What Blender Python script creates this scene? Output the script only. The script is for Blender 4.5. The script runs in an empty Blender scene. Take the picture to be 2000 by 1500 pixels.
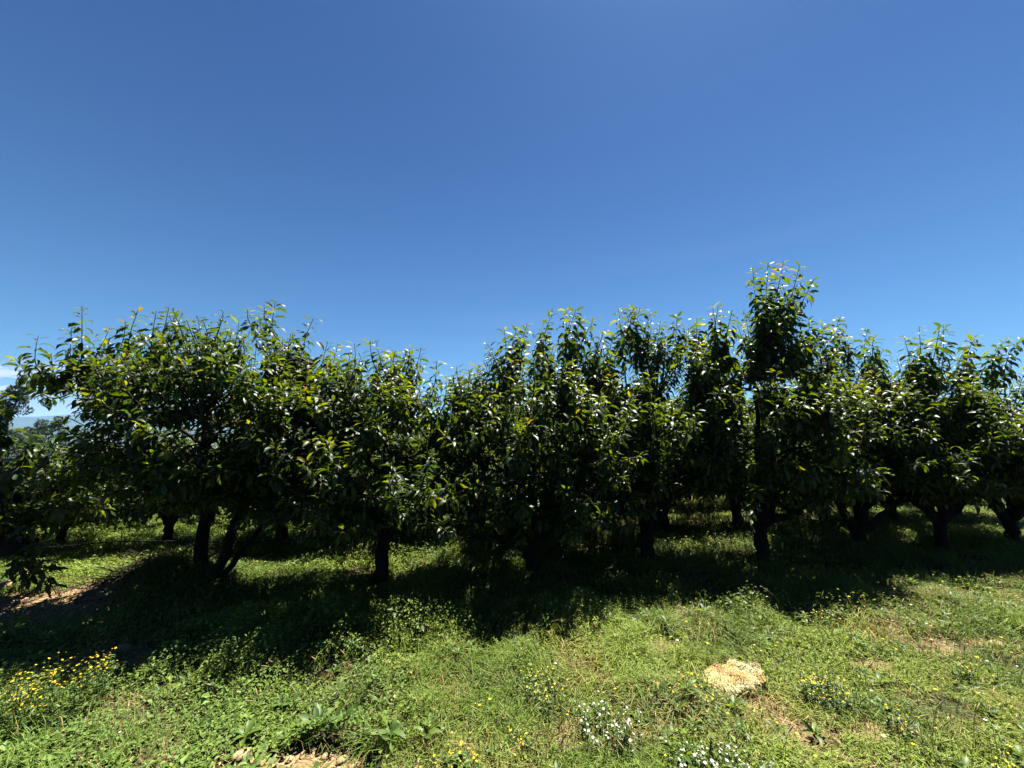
import bpy, math
import numpy as np
from mathutils import Vector, Euler

# ------------------------------------------------------------------ camera, light, world
scn = bpy.context.scene
col = scn.collection
R = math.radians
PITCH = R(7.3); FPX = 781.0; CAMH = 1.6
cd = bpy.data.cameras.new('camera'); cam = bpy.data.objects.new('camera', cd); col.objects.link(cam)
cd.sensor_width = 36; cd.lens = 36 * FPX / 2000.0
cd.clip_start = 0.05; cd.clip_end = 20000
cam.location = (0, 0, CAMH); cam.rotation_euler = (R(90) + PITCH, 0, 0)
scn.camera = cam

SUN_EL, SUN_AZ = R(66.5), R(34)          # azimuth clockwise from +Y
sl = bpy.data.lights.new('sun', 'SUN'); sun = bpy.data.objects.new('sun', sl); col.objects.link(sun)
sl.energy = 5.0; sl.angle = R(0.5); sl.color = (1.0, 0.96, 0.88)
sd = Vector((math.cos(SUN_EL) * math.sin(SUN_AZ), math.cos(SUN_EL) * math.cos(SUN_AZ), math.sin(SUN_EL)))
sun.rotation_euler = sd.to_track_quat('Z', 'Y').to_euler()
sun.location = sd * 50

w = bpy.data.worlds.new('World'); scn.world = w; w.use_nodes = True
nt = w.node_tree; N = nt.nodes; L = nt.links
N.clear()
out = N.new('ShaderNodeOutputWorld'); bg = N.new('ShaderNodeBackground')
sky = N.new('ShaderNodeTexSky'); sky.sky_type = 'NISHITA'; sky.sun_disc = False
sky.sun_elevation = SUN_EL; sky.sun_rotation = SUN_AZ
sky.altitude = 300; sky.air_density = 1.0; sky.dust_density = 0.6; sky.ozone_density = 2.5
tint = N.new('ShaderNodeMix'); tint.data_type = 'RGBA'; tint.blend_type = 'MULTIPLY'; tint.inputs[0].default_value = 1.0
hz = N.new('ShaderNodeMix'); hz.data_type = 'RGBA'; hz.inputs[6].default_value = (0.215, 0.385, 0.505, 1); hz.inputs[7].default_value = (0.136, 0.248, 0.400, 1)
L.new(hz.outputs[2], tint.inputs[7])
L.new(sky.outputs[0], tint.inputs[6])
# thin clouds low over the far hills and faint high streaks, in the sky's own directions
tc = N.new('ShaderNodeTexCoord'); sep = N.new('ShaderNodeSeparateXYZ'); L.new(tc.outputs['Generated'], sep.inputs[0])
def mth(op, a, b=None, clamp=False):
    m = N.new('ShaderNodeMath'); m.operation = op; m.use_clamp = clamp
    for i, v in enumerate((a, b)):
        if v is None: continue
        if isinstance(v, (int, float)): m.inputs[i].default_value = v
        else: L.new(v, m.inputs[i])
    return m.outputs[0]
def rng(v, a, b, c=0.0, d=1.0):
    m = N.new('ShaderNodeMapRange'); m.interpolation_type = 'SMOOTHSTEP'
    L.new(v, m.inputs[0]); m.inputs[1].default_value = a; m.inputs[2].default_value = b
    m.inputs[3].default_value = c; m.inputs[4].default_value = d
    return m.outputs[0]
L.new(rng(sep.outputs[2], 0.08, 0.75), hz.inputs[0])
mp = N.new('ShaderNodeMapping'); mp.inputs['Scale'].default_value = (6.0, 6.0, 26.0); L.new(tc.outputs['Generated'], mp.inputs[0])
nz = N.new('ShaderNodeTexNoise'); nz.inputs['Scale'].default_value = 2.2; nz.inputs['Detail'].default_value = 6; nz.inputs['Roughness'].default_value = 0.55
L.new(mp.outputs[0], nz.inputs['Vector'])
band = mth('MULTIPLY', rng(sep.outputs[2], 0.055, 0.075), rng(sep.outputs[2], 0.125, 0.10))
puff = mth('MULTIPLY', rng(nz.outputs[0], 0.43, 0.54), band)
puff = mth('MULTIPLY', puff, rng(sep.outputs[0], -0.45, -0.62))
hazeband = mth('MULTIPLY', rng(sep.outputs[2], 0.10, 0.02), 0.55)
hazeband = mth('MULTIPLY', hazeband, rng(sep.outputs[0], -0.35, -0.65))
mp2 = N.new('ShaderNodeMapping'); mp2.inputs['Scale'].default_value = (0.7, 0.7, 9.0); mp2.inputs['Rotation'].default_value = (R(5), R(-7), 0)
L.new(tc.outputs['Generated'], mp2.inputs[0])
nz2 = N.new('ShaderNodeTexNoise'); nz2.inputs['Scale'].default_value = 1.6; nz2.inputs['Detail'].default_value = 2
L.new(mp2.outputs[0], nz2.inputs['Vector'])
streak = mth('MULTIPLY', rng(nz2.outputs[0], 0.5, 0.72), mth('MULTIPLY', rng(sep.outputs[2], 0.14, 0.24), rng(sep.outputs[2], 0.48, 0.34)))
streak = mth('MULTIPLY', mth('MULTIPLY', streak, rng(sep.outputs[0], -.45, .0)), 0.04)
cl = mth('MAXIMUM', mth('MAXIMUM', puff, hazeband), streak, True)
mix = N.new('ShaderNodeMix'); mix.data_type = 'RGBA'
L.new(cl, mix.inputs[0]); L.new(tint.outputs[2], mix.inputs[6]); mix.inputs[7].default_value = (3.3, 3.6, 4.0, 1)
L.new(mix.outputs[2], bg.inputs[0]); bg.inputs[1].default_value = 0.05
L.new(bg.outputs[0], out.inputs[0])

scn.view_settings.view_transform = 'Standard'; scn.view_settings.look = 'None'
scn.view_settings.exposure = 2.2; scn.view_settings.gamma = 1.0
cy = scn.cycles
cy.max_bounces = 6; cy.diffuse_bounces = 0; cy.glossy_bounces = 2; cy.transmission_bounces = 3; cy.transparent_max_bounces = 4
cy.sample_clamp_indirect = 4

# ------------------------------------------------------------------ helpers
rs = np.random.default_rng(7)
def _hash(ix, iy, s):
    h = (ix * 374761393 + iy * 668265263 + s * 982451653) & 0x7fffffff
    h = ((h ^ (h >> 13)) * 1274126177) & 0x7fffffff
    return ((h ^ (h >> 16)) & 0xffff) / 65535.0
def vn(x, y, f=1.0, s=0):
    x = np.asarray(x, float) * f + 100.5 + s * 3.7; y = np.asarray(y, float) * f + 57.3 + s * 1.9
    ix = np.floor(x).astype(np.int64); iy = np.floor(y).astype(np.int64); fx = x - ix; fy = y - iy
    fx = fx * fx * (3 - 2 * fx); fy = fy * fy * (3 - 2 * fy)
    return (_hash(ix, iy, s) * (1 - fx) + _hash(ix + 1, iy, s) * fx) * (1 - fy) + (_hash(ix, iy + 1, s) * (1 - fx) + _hash(ix + 1, iy + 1, s) * fx) * fy
def fbm(x, y, f, s, o=4):
    a = 0; t = 0; g = 1
    for i in range(o):
        a = a + g * vn(x, y, f * 2 ** i, s + i * 11); t += g; g *= 0.5
    return a / t
def ray(px, py):
    u = (px - 1000) / FPX; up = (750 - py) / FPX
    return np.array([u, math.cos(PITCH) - up * math.sin(PITCH), math.sin(PITCH) + up * math.cos(PITCH)])
def at(px, py, Y):                     # the point of a sight line at distance Y
    d = ray(px, py); return np.array([0, 0, CAMH]) + d * (Y / d[1])
def gnd(px, py, h=0.0):                # where a sight line meets level ground (or a level h above it)
    d = ray(px, py); return np.array([0, 0, CAMH]) + d * (-(CAMH - h) / d[2])

BARE = [(gnd(600, 1505), .48, .12, 1.0), (gnd(60, 1190), .9, .42, 1.0), (gnd(215, 1290), .38, .22, .8), (gnd(1940, 1262), .2, .06, .8),
        (gnd(1825, 1275), .25, .05, .7), (gnd(1180, 1440), .34, .12, .55), (gnd(1330, 1430), .3, .08, .45), (gnd(1570, 1430), .2, .09, .5),
        (gnd(1720, 1430), .22, .1, .7), (gnd(880, 1350), .14, .2, .6), (gnd(1700, 1300), .2, .07, .6), (gnd(310, 1130), .5, .5, .8),
        (gnd(860, 1480), .3, .1, .4), (gnd(1800, 1130), .7, .2, .5), (gnd(20, 1400), .12, .25, .5), (gnd(1650, 1085), .9, .25, .5)]
MOUND = gnd(285, 1165); FLC = gnd(1433, 1325, .06)
def clear_of_fleece(x, y): return (((x - FLC[0]) / .22) ** 2 + ((y - FLC[1] - .05) / .15) ** 2) > 1
def ground_z(x, y):
    x = np.asarray(x, float); y = np.asarray(y, float)
    r = np.hypot(x, y)
    z = 0.05 * (fbm(x, y, 0.55, 3) - 0.5) * np.minimum(1, r / 3)
    z = z + 0.30 * np.exp(-(((x - MOUND[0]) / .62) ** 2 + ((y - MOUND[1] - .25) / .42) ** 2))
    near = np.exp(-(r / 9) ** 2)
    b = bareness(x, y)
    z = z + near * (0.022 * (fbm(x, y, 7, 5, 4) - .5) * (0.5 + 1.4 * b))
    far = np.maximum(0, r - 13)
    z = z - 0.055 * far + 0.055 * np.maximum(0, r - 500)
    z = z - 0.00006 * np.maximum(0, r - 500) * 0
    return z
def bareness(x, y):
    b = np.zeros(np.shape(x))
    for c, rx, ry, a in BARE:
        q = ((x - c[0]) / rx) ** 2 + ((y - c[1]) / ry) ** 2
        q = q * (0.6 + 0.9 * vn(x, y, 6, 71))
        b = np.maximum(b, a * np.clip(1.5 - q, 0, 1))
    n = fbm(x, y, 1.7, 41, 3)
    side = np.clip((np.asarray(x) + 0.6) / 1.5, 0, 1)
    b = np.maximum(b, np.clip((n - .60) * 5, 0, .55) * (0.25 + .75 * side))
    return np.clip(b, 0, 1)

def mesh_np(name, V, F, mats, attrs=None, smooth=True):
    """V (n,3); F list of (m,k) arrays; attrs {name: (kind, values)} per vertex"""
    me = bpy.data.meshes.new(name)
    V = np.asarray(V, np.float32)
    loops = np.concatenate([f.reshape(-1) for f in F]).astype(np.int32)
    sizes = np.concatenate([np.full(len(f), f.shape[1]) for f in F]).astype(np.int32)
    starts = np.concatenate([[0], np.cumsum(sizes)[:-1]]).astype(np.int32)
    me.vertices.add(len(V)); me.vertices.foreach_set('co', V.reshape(-1))
    me.loops.add(len(loops)); me.loops.foreach_set('vertex_index', loops)
    me.polygons.add(len(sizes)); me.polygons.foreach_set('loop_start', starts)
    try: me.polygons.foreach_set('loop_total', sizes)
    except Exception: pass
    me.polygons.foreach_set('use_smooth', np.full(len(sizes), smooth))
    for m in mats: me.materials.append(m)
    for k, (kind, v) in (attrs or {}).items():
        if kind == 'COLOR':
            a = me.attributes.new(k, 'FLOAT_COLOR', 'POINT'); vv = np.ones((len(V), 4), np.float32); vv[:, :3] = v
            a.data.foreach_set('color', vv.reshape(-1))
        else:
            a = me.attributes.new(k, 'FLOAT', 'POINT'); a.data.foreach_set('value', np.asarray(v, np.float32))
    me.update(calc_edges=True)
    return me
def link(name, me, parent=None, loc=None):
    o = bpy.data.objects.new(name, me); col.objects.link(o)
    if parent is not None: o.parent = parent
    if loc is not None: o.location = loc
    return o
def tag(o, label=None, cat=None, group=None, kind=None):
    if label: o['label'] = label
    if cat: o['category'] = cat
    if group: o['group'] = group
    if kind: o['kind'] = kind
    return o
def empty(name, loc, rz=0, sc=1.0):
    o = bpy.data.objects.new(name, None); col.objects.link(o); o.location = loc; o.rotation_euler = (0, 0, rz); o.scale = (sc,) * 3
    o.empty_display_size = 0.2
    return o
def norm(a):
    return a / np.maximum(1e-9, np.linalg.norm(a, axis=-1, keepdims=True))
class Tubes:
    def __init__(s): s.V = []; s.F = []; s.T = []; s.n = 0
    def add(s, P, rad, sides=8, rough=0.0, cap=True, seed=0):
        P = np.asarray(P, float); rad = np.asarray(rad, float); k = len(P)
        T = norm(np.gradient(P, axis=0)); ref = np.array([0.31, 0.17, 0.93]) if abs(T[0][2]) < .9 else np.array([1.0, .1, 0])
        A = norm(np.cross(T, ref)); B = np.cross(T, A)
        th = np.arange(sides) / sides * 2 * math.pi
        rr = rad[:, None] * np.ones((k, sides))
        if rough: 
            g = np.random.default_rng(seed)
            rid = 1 + rough * np.sin(th * 3 + 1.3 * seed)[None, :] + rough * g.normal(0, .55, (k, sides))
            rr = rr * rid
        V = P[:, None] + rr[..., None] * (np.cos(th)[None, :, None] * A[:, None] + np.sin(th)[None, :, None] * B[:, None])
        V = V.reshape(-1, 3)
        i = np.arange(k - 1)[:, None] * sides; j = np.arange(sides)[None]; j2 = (j + 1) % sides
        F = np.stack([i + j, i + j2, i + sides + j2, i + sides + j], -1).reshape(-1, 4) + s.n
        s.V.append(V); s.F.append(F); s.n += len(V)
        if cap and rad[-1] > .008:
            c = P[-1:] + T[-1:] * rad[-1] * .15
            s.V.append(c); ci = s.n; s.n += 1
            b = ci - sides
            s.T.append(np.array([[b + a, b + (a + 1) % sides, ci] for a in range(sides)]))
    def mesh(s, name, mat, smooth=True):
        F = [np.concatenate(s.F)]
        if s.T: F.append(np.concatenate(s.T))
        return mesh_np(name, np.concatenate(s.V), F, [mat], smooth=smooth)
def bez(a, b, c, n):
    t = np.linspace(0, 1, n)[:, None]
    return (1 - t) ** 2 * a + 2 * t * (1 - t) * b + t * t * c
def bez3(a, b, c, d, n):
    t = np.linspace(0, 1, n)[:, None]
    return (1 - t) ** 3 * a + 3 * t * (1 - t) ** 2 * b + 3 * t * t * (1 - t) * c + t ** 3 * d

# ------------------------------------------------------------------ materials
def mat(name):
    m = bpy.data.materials.new(name); m.use_nodes = True
    t = m.node_tree; t.nodes.clear()
    return m, t.nodes, t.links
def leaf_mat(name, base, young, rough, transl, spec=.5, tcol=None, attr='tint'):
    m, n, l = mat(name)
    o = n.new('ShaderNodeOutputMaterial'); p = n.new('ShaderNodeBsdfPrincipled'); tr = n.new('ShaderNodeBsdfTranslucent')
    mx = n.new('ShaderNodeMixShader')
    a = n.new('ShaderNodeAttribute'); a.attribute_name = attr
    cr = n.new('ShaderNodeValToRGB'); l.new(a.outputs['Fac'], cr.inputs[0])
    e = cr.color_ramp.elements
    e[0].position = 0; e[0].color = (*base[0], 1); e[1].position = 1; e[1].color = (*young[1], 1)
    x = e.new(.55); x.color = (*base[1], 1); x = e.new(.8); x.color = (*young[0], 1)
    l.new(cr.outputs[0], p.inputs['Base Color'])
    ge = n.new('ShaderNodeNewGeometry'); rm = n.new('ShaderNodeMapRange'); l.new(ge.outputs['Backfacing'], rm.inputs[0])
    rm.inputs[3].default_value = rough; rm.inputs[4].default_value = .65
    l.new(rm.outputs[0], p.inputs['Roughness']); p.inputs['Specular IOR Level'].default_value = spec
    hs = n.new('ShaderNodeHueSaturation'); hs.inputs['Hue'].default_value = .47; hs.inputs['Saturation'].default_value = 1.1; hs.inputs['Value'].default_value = 2.6
    l.new(cr.outputs[0], hs.inputs['Color']); l.new(hs.outputs[0], tr.inputs[0])
    mx.inputs[0].default_value = transl; l.new(p.outputs[0], mx.inputs[1]); l.new(tr.outputs[0], mx.inputs[2]); l.new(mx.outputs[0], o.inputs[0])
    return m
M_leaf = leaf_mat('cherry_leaf', ((.012, .030, .005), (.038, .066, .006)), ((.10, .125, .008), (.10, .085, .010)), .45, .40, .32)
M_vine = leaf_mat('vine_leaf', ((.035, .072, .012), (.065, .11, .018)), ((.095, .135, .02), (.11, .13, .02)), .5, .35, .3)
M_pine = leaf_mat('pine_needles', ((.018, .035, .012), (.03, .055, .018)), ((.05, .08, .02), (.05, .08, .02)), .6, .12, .3)

def col_mat(name, rough, transl, spec=.4, val=2.0):
    m, n, l = mat(name)
    o = n.new('ShaderNodeOutputMaterial'); p = n.new('ShaderNodeBsdfPrincipled'); a = n.new('ShaderNodeAttribute'); a.attribute_name = 'col'
    l.new(a.outputs['Color'], p.inputs['Base Color']); p.inputs['Roughness'].default_value = rough; p.inputs['Specular IOR Level'].default_value = spec
    if transl:
        tr = n.new('ShaderNodeBsdfTranslucent'); hs = n.new('ShaderNodeHueSaturation'); hs.inputs['Value'].default_value = val; hs.inputs['Hue'].default_value = .485
        l.new(a.outputs['Color'], hs.inputs['Color']); l.new(hs.outputs[0], tr.inputs[0])
        mx = n.new('ShaderNodeMixShader'); mx.inputs[0].default_value = transl
        l.new(p.outputs[0], mx.inputs[1]); l.new(tr.outputs[0], mx.inputs[2]); l.new(mx.outputs[0], o.inputs[0])
    else: l.new(p.outputs[0], o.inputs[0])
    return m
M_veg = col_mat('ground_plants', .6, .3, .22, 1.8)
M_petal = col_mat('petals', .6, .25, .2, 1.1)
M_dry = col_mat('dry_matter', .8, .1, .2, 1.0)
M_fur = col_mat('fur', .6, .1, .2, 1.2)
def noise_mat(name, c1, c2, scale, rough=.9, bump=.3, stretch=(1, 1, 1), detail=6, c3=None):
    m, n, l = mat(name)
    o = n.new('ShaderNodeOutputMaterial'); p = n.new('ShaderNodeBsdfPrincipled'); tc = n.new('ShaderNodeTexCoord')
    mp = n.new('ShaderNodeMapping'); mp.inputs['Scale'].default_value = stretch; l.new(tc.outputs['Object'], mp.inputs[0])
    z = n.new('ShaderNodeTexNoise'); z.inputs['Scale'].default_value = scale; z.inputs['Detail'].default_value = detail; z.inputs['Roughness'].default_value = .65
    l.new(mp.outputs[0], z.inputs['Vector'])
    cr = n.new('ShaderNodeValToRGB'); l.new(z.outputs[0], cr.inputs[0]); e = cr.color_ramp.elements
    e[0].position = .35; e[0].color = (*c1, 1); e[1].position = .68; e[1].color = (*c2, 1)
    if c3: x = e.new(.5); x.color = (*c3, 1)
    l.new(cr.outputs[0], p.inputs['Base Color']); p.inputs['Roughness'].default_value = rough; p.inputs['Specular IOR Level'].default_value = .1
    b = n.new('ShaderNodeBump'); b.inputs['Strength'].default_value = bump; b.inputs['Distance'].default_value = .02
    l.new(z.outputs[0], b.inputs['Height']); l.new(b.outputs[0], p.inputs['Normal']); l.new(p.outputs[0], o.inputs[0])
    return m
M_bark = noise_mat('bark', (.009, .006, .003), (.034, .023, .012), 9, .9, .9, (1, 1, .35))
M_twig = noise_mat('twig_bark', (.022, .015, .011), (.06, .042, .03), 30, .7, .3)
M_stone = noise_mat('stone', (.22, .14, .07), (.40, .29, .17), 14, .9, .5)
M_hose = noise_mat('black_pipe', (.008, .008, .008), (.012, .012, .012), 20, .95, .05)
M_cut = noise_mat('cut_wood', (.25, .16, .08), (.42, .30, .18), 25, .9, .4)
M_hill = noise_mat('hill_cover', (.015, .03, .018), (.045, .06, .03), .012, 1, 0, (1, 1, 1))

# ground
m, n, l = mat('soil'); M_soil = m
o = n.new('ShaderNodeOutputMaterial'); p = n.new('ShaderNodeBsdfPrincipled'); tc = n.new('ShaderNodeTexCoord')
a = n.new('ShaderNodeAttribute'); a.attribute_name = 'bare'
z1 = n.new('ShaderNodeTexNoise'); z1.inputs['Scale'].default_value = 14; z1.inputs['Detail'].default_value = 8; z1.inputs['Roughness'].default_value = .7
z2 = n.new('ShaderNodeTexVoronoi'); z2.inputs['Scale'].default_value = 55
for z in (z1, z2): l.new(tc.outputs['Object'], z.inputs['Vector'])
c1 = n.new('ShaderNodeValToRGB'); l.new(z1.outputs[0], c1.inputs[0]); e = c1.color_ramp.elements
e[0].position = .3; e[0].color = (.11, .065, .03, 1); e[1].position = .7; e[1].color = (.36, .235, .115, 1)
c2 = n.new('ShaderNodeValToRGB'); l.new(z1.outputs[0], c2.inputs[0]); e = c2.color_ramp.elements
e[0].position = .35; e[0].color = (.014, .015, .005, 1); e[1].position = .7; e[1].color = (.07, .06, .022, 1)
mx = n.new('ShaderNodeMix'); mx.data_type = 'RGBA'; l.new(a.outputs['Fac'], mx.inputs[0]); l.new(c2.outputs[0], mx.inputs[6]); l.new(c1.outputs[0], mx.inputs[7])
l.new(mx.outputs[2], p.inputs['Base Color']); p.inputs['Roughness'].default_value = .95; p.inputs['Specular IOR Level'].default_value = .15
b = n.new('ShaderNodeBump'); b.inputs['Strength'].default_value = .9; b.inputs['Distance'].default_value = .015
ad = n.new('ShaderNodeMath'); ad.operation = 'ADD'; l.new(z1.outputs[0], ad.inputs[0]); l.new(z2.outputs['Distance'], ad.inputs[1])
l.new(ad.outputs[0], b.inputs['Height']); l.new(b.outputs[0], p.inputs['Normal']); l.new(p.outputs[0], o.inputs[0])

# ------------------------------------------------------------------ ground sheet and hills
def axis(lo, hi, step, far, g=1.18):
    a = list(np.arange(lo, hi, step)); s = step; x = a[-1]
    while x < far: s *= g; x += s; a.append(x)
    s = step; x = a[0]; pre = []
    while x > -far: s *= g; x -= s; pre.append(x)
    return np.array(pre[::-1] + a)
X = axis(-8, 10, .045, 6000); Y = axis(.5, 9, .035, 6000)
gx, gy = np.meshgrid(X, Y); nx, ny = len(X), len(Y)
V = np.stack([gx, gy, ground_z(gx, gy)], -1).reshape(-1, 3)
i = (np.arange(ny - 1)[:, None] * nx + np.arange(nx - 1)[None]).reshape(-1)
F = np.stack([i, i + 1, i + nx + 1, i + nx], -1)
tag(link('ground', mesh_np('ground', V, [F], [M_soil], {'bare': ('FLOAT', bareness(gx, gy).reshape(-1))})), kind='structure')

def hill(name, dist, h0, h1, seed, a0=-80, a1=80):
    n1, n2 = 160, 24
    az = np.radians(np.linspace(a0, a1, n1))[None]; dd = np.linspace(-1, 1, n2)[:, None]
    ridge = h0 + (h1 - h0) * fbm(np.degrees(az) * .09, az * 0 + seed, 1.0, seed, 5)
    rr = dist + dd * dist * .18
    z = -45 + (ridge + 45) * np.clip(1 - dd ** 2, 0, 1) ** .8 + 10 * (fbm(az * 60, dd * 4, 1, seed + 3, 3) - .5)
    x = rr * np.sin(az); y = rr * np.cos(az)
    V = np.stack([x, y, z], -1).reshape(-1, 3)
    i = (np.arange(n2 - 1)[:, None] * n1 + np.arange(n1 - 1)[None]).reshape(-1)
    F = np.stack([i, i + n1, i + n1 + 1, i + 1], -1)
    return tag(link(name, mesh_np(name, V, [F], [M_hill])), kind='structure')
hill('hills', 3600, 20, 190, 5)
hill('hills', 2000, -20, 60, 9)

# ------------------------------------------------------------------ leaves
def leaves_mesh(name, pos, l0, size, bend, tint, width=.225, roll=None, mats=None, fold=.35):
    Nn = len(pos); l0 = norm(l0)
    up = np.array([0, 0, 1.0]) + rs.normal(0, .22, (Nn, 3))
    s = norm(np.cross(l0, up)); nn = norm(np.cross(s, l0)); nn[nn[:, 2] < 0] *= -1
    s = np.cross(l0, nn)
    if roll is not None:
        c = np.cos(roll)[:, None]; q = np.sin(roll)[:, None]
        s, nn = s * c + nn * q, nn * c - s * q
    st = np.array([0, .28, .64, 1.0]); wd = np.array([0, .86, .88, 0])
    P = [pos]; d = l0; prev = 0
    dirs = []
    for k in range(1, 4):
        a = bend * (st[k] + st[k - 1]) / 2
        dk = np.cos(a)[:, None] * l0 - np.sin(a)[:, None] * nn
        P.append(P[-1] + dk * (size * (st[k] - st[k - 1]))[:, None]); dirs.append(dk)
    w = (size * width)[:, None]
    verts = [P[0]]
    for k in (1, 2):
        a = (bend * st[k])[:, None]; nk = np.cos(a) * nn + np.sin(a) * l0
        verts += [P[k] - s * w * wd[k] + nk * w * fold * wd[k], P[k], P[k] + s * w * wd[k] + nk * w * fold * wd[k]]
    verts.append(P[3])
    V = np.stack(verts, 1).reshape(-1, 3)      # 8 per leaf
    base = (np.arange(Nn) * 8)[:, None]
    tri = np.concatenate([base + np.array(t)[None] for t in ((0, 2, 1), (0, 3, 2), (4, 5, 7), (5, 6, 7))])
    quad = np.concatenate([base + np.array(t)[None] for t in ((1, 2, 5, 4), (2, 3, 6, 5))])
    tt = np.repeat(tint, 8)
    return mesh_np(name, V, [tri, quad], mats, {'tint': ('FLOAT', tt)})

class Shoots:
    """collects leaf placements along shoots"""
    def __init__(s): s.p = []; s.d = []; s.z = []; s.b = []; s.t = []
    def add(s, path, g, n, size, t0=.25, young=.5, droop=1.0):
        young = young * (1.0 if g.uniform() < .3 else .35)
        m = len(path); tt = np.linspace(0, m - 1.001, 60); i = tt.astype(int); f = (tt - i)[:, None]
        P = path[i] * (1 - f) + path[i + 1] * f
        T = norm(np.gradient(P, axis=0))
        u = t0 + (1 - t0) * (np.arange(n) + .5 + g.normal(0, .2, n)) / n
        u = np.clip(u, 0, .999); k = (u * 59).astype(int)
        p = P[k]; d = T[k]
        az = np.arange(n) * 2.4 + g.uniform(0, 6.28); 
        ref = np.where(np.abs(d[:, 2:3]) < .9, np.array([[0, 0, 1.0]]), np.array([[1.0, 0, 0]]))
        A = norm(np.cross(d, ref)); B = np.cross(d, A)
        o = np.cos(az)[:, None] * A + np.sin(az)[:, None] * B
        tipn = np.clip((u - .8) / .2, 0, 1)
        e = np.radians(12 + 38 * tipn) + g.normal(0, .15, n)
        l0 = np.cos(e)[:, None] * o + np.sin(e)[:, None] * d
        l0[:, 2] -= .25 * droop * (1 - tipn) + g.normal(0, .12, n)
        sz = size * (1 - .3 * tipn ** 2) * g.uniform(.5, 1.2, n)
        s.p.append(p + o * .012); s.d.append(l0); s.z.append(sz)
        s.b.append(g.uniform(.6, 1.7, n) * droop * (1 - .2 * tipn))
        ty = g.uniform(0, 1, n) ** 1.5 * .62 + young * tipn * g.uniform(.5, 1.0, n)
        s.t.append(np.clip(ty, 0, 1))
    def mesh(s, name, g, mats=None, width=.158):
        p = np.concatenate(s.p); n = len(p)
        return leaves_mesh(name, p, np.concatenate(s.d), np.concatenate(s.z), np.concatenate(s.b), np.concatenate(s.t), width, g.normal(0, .45, n), mats or [M_leaf])

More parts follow.
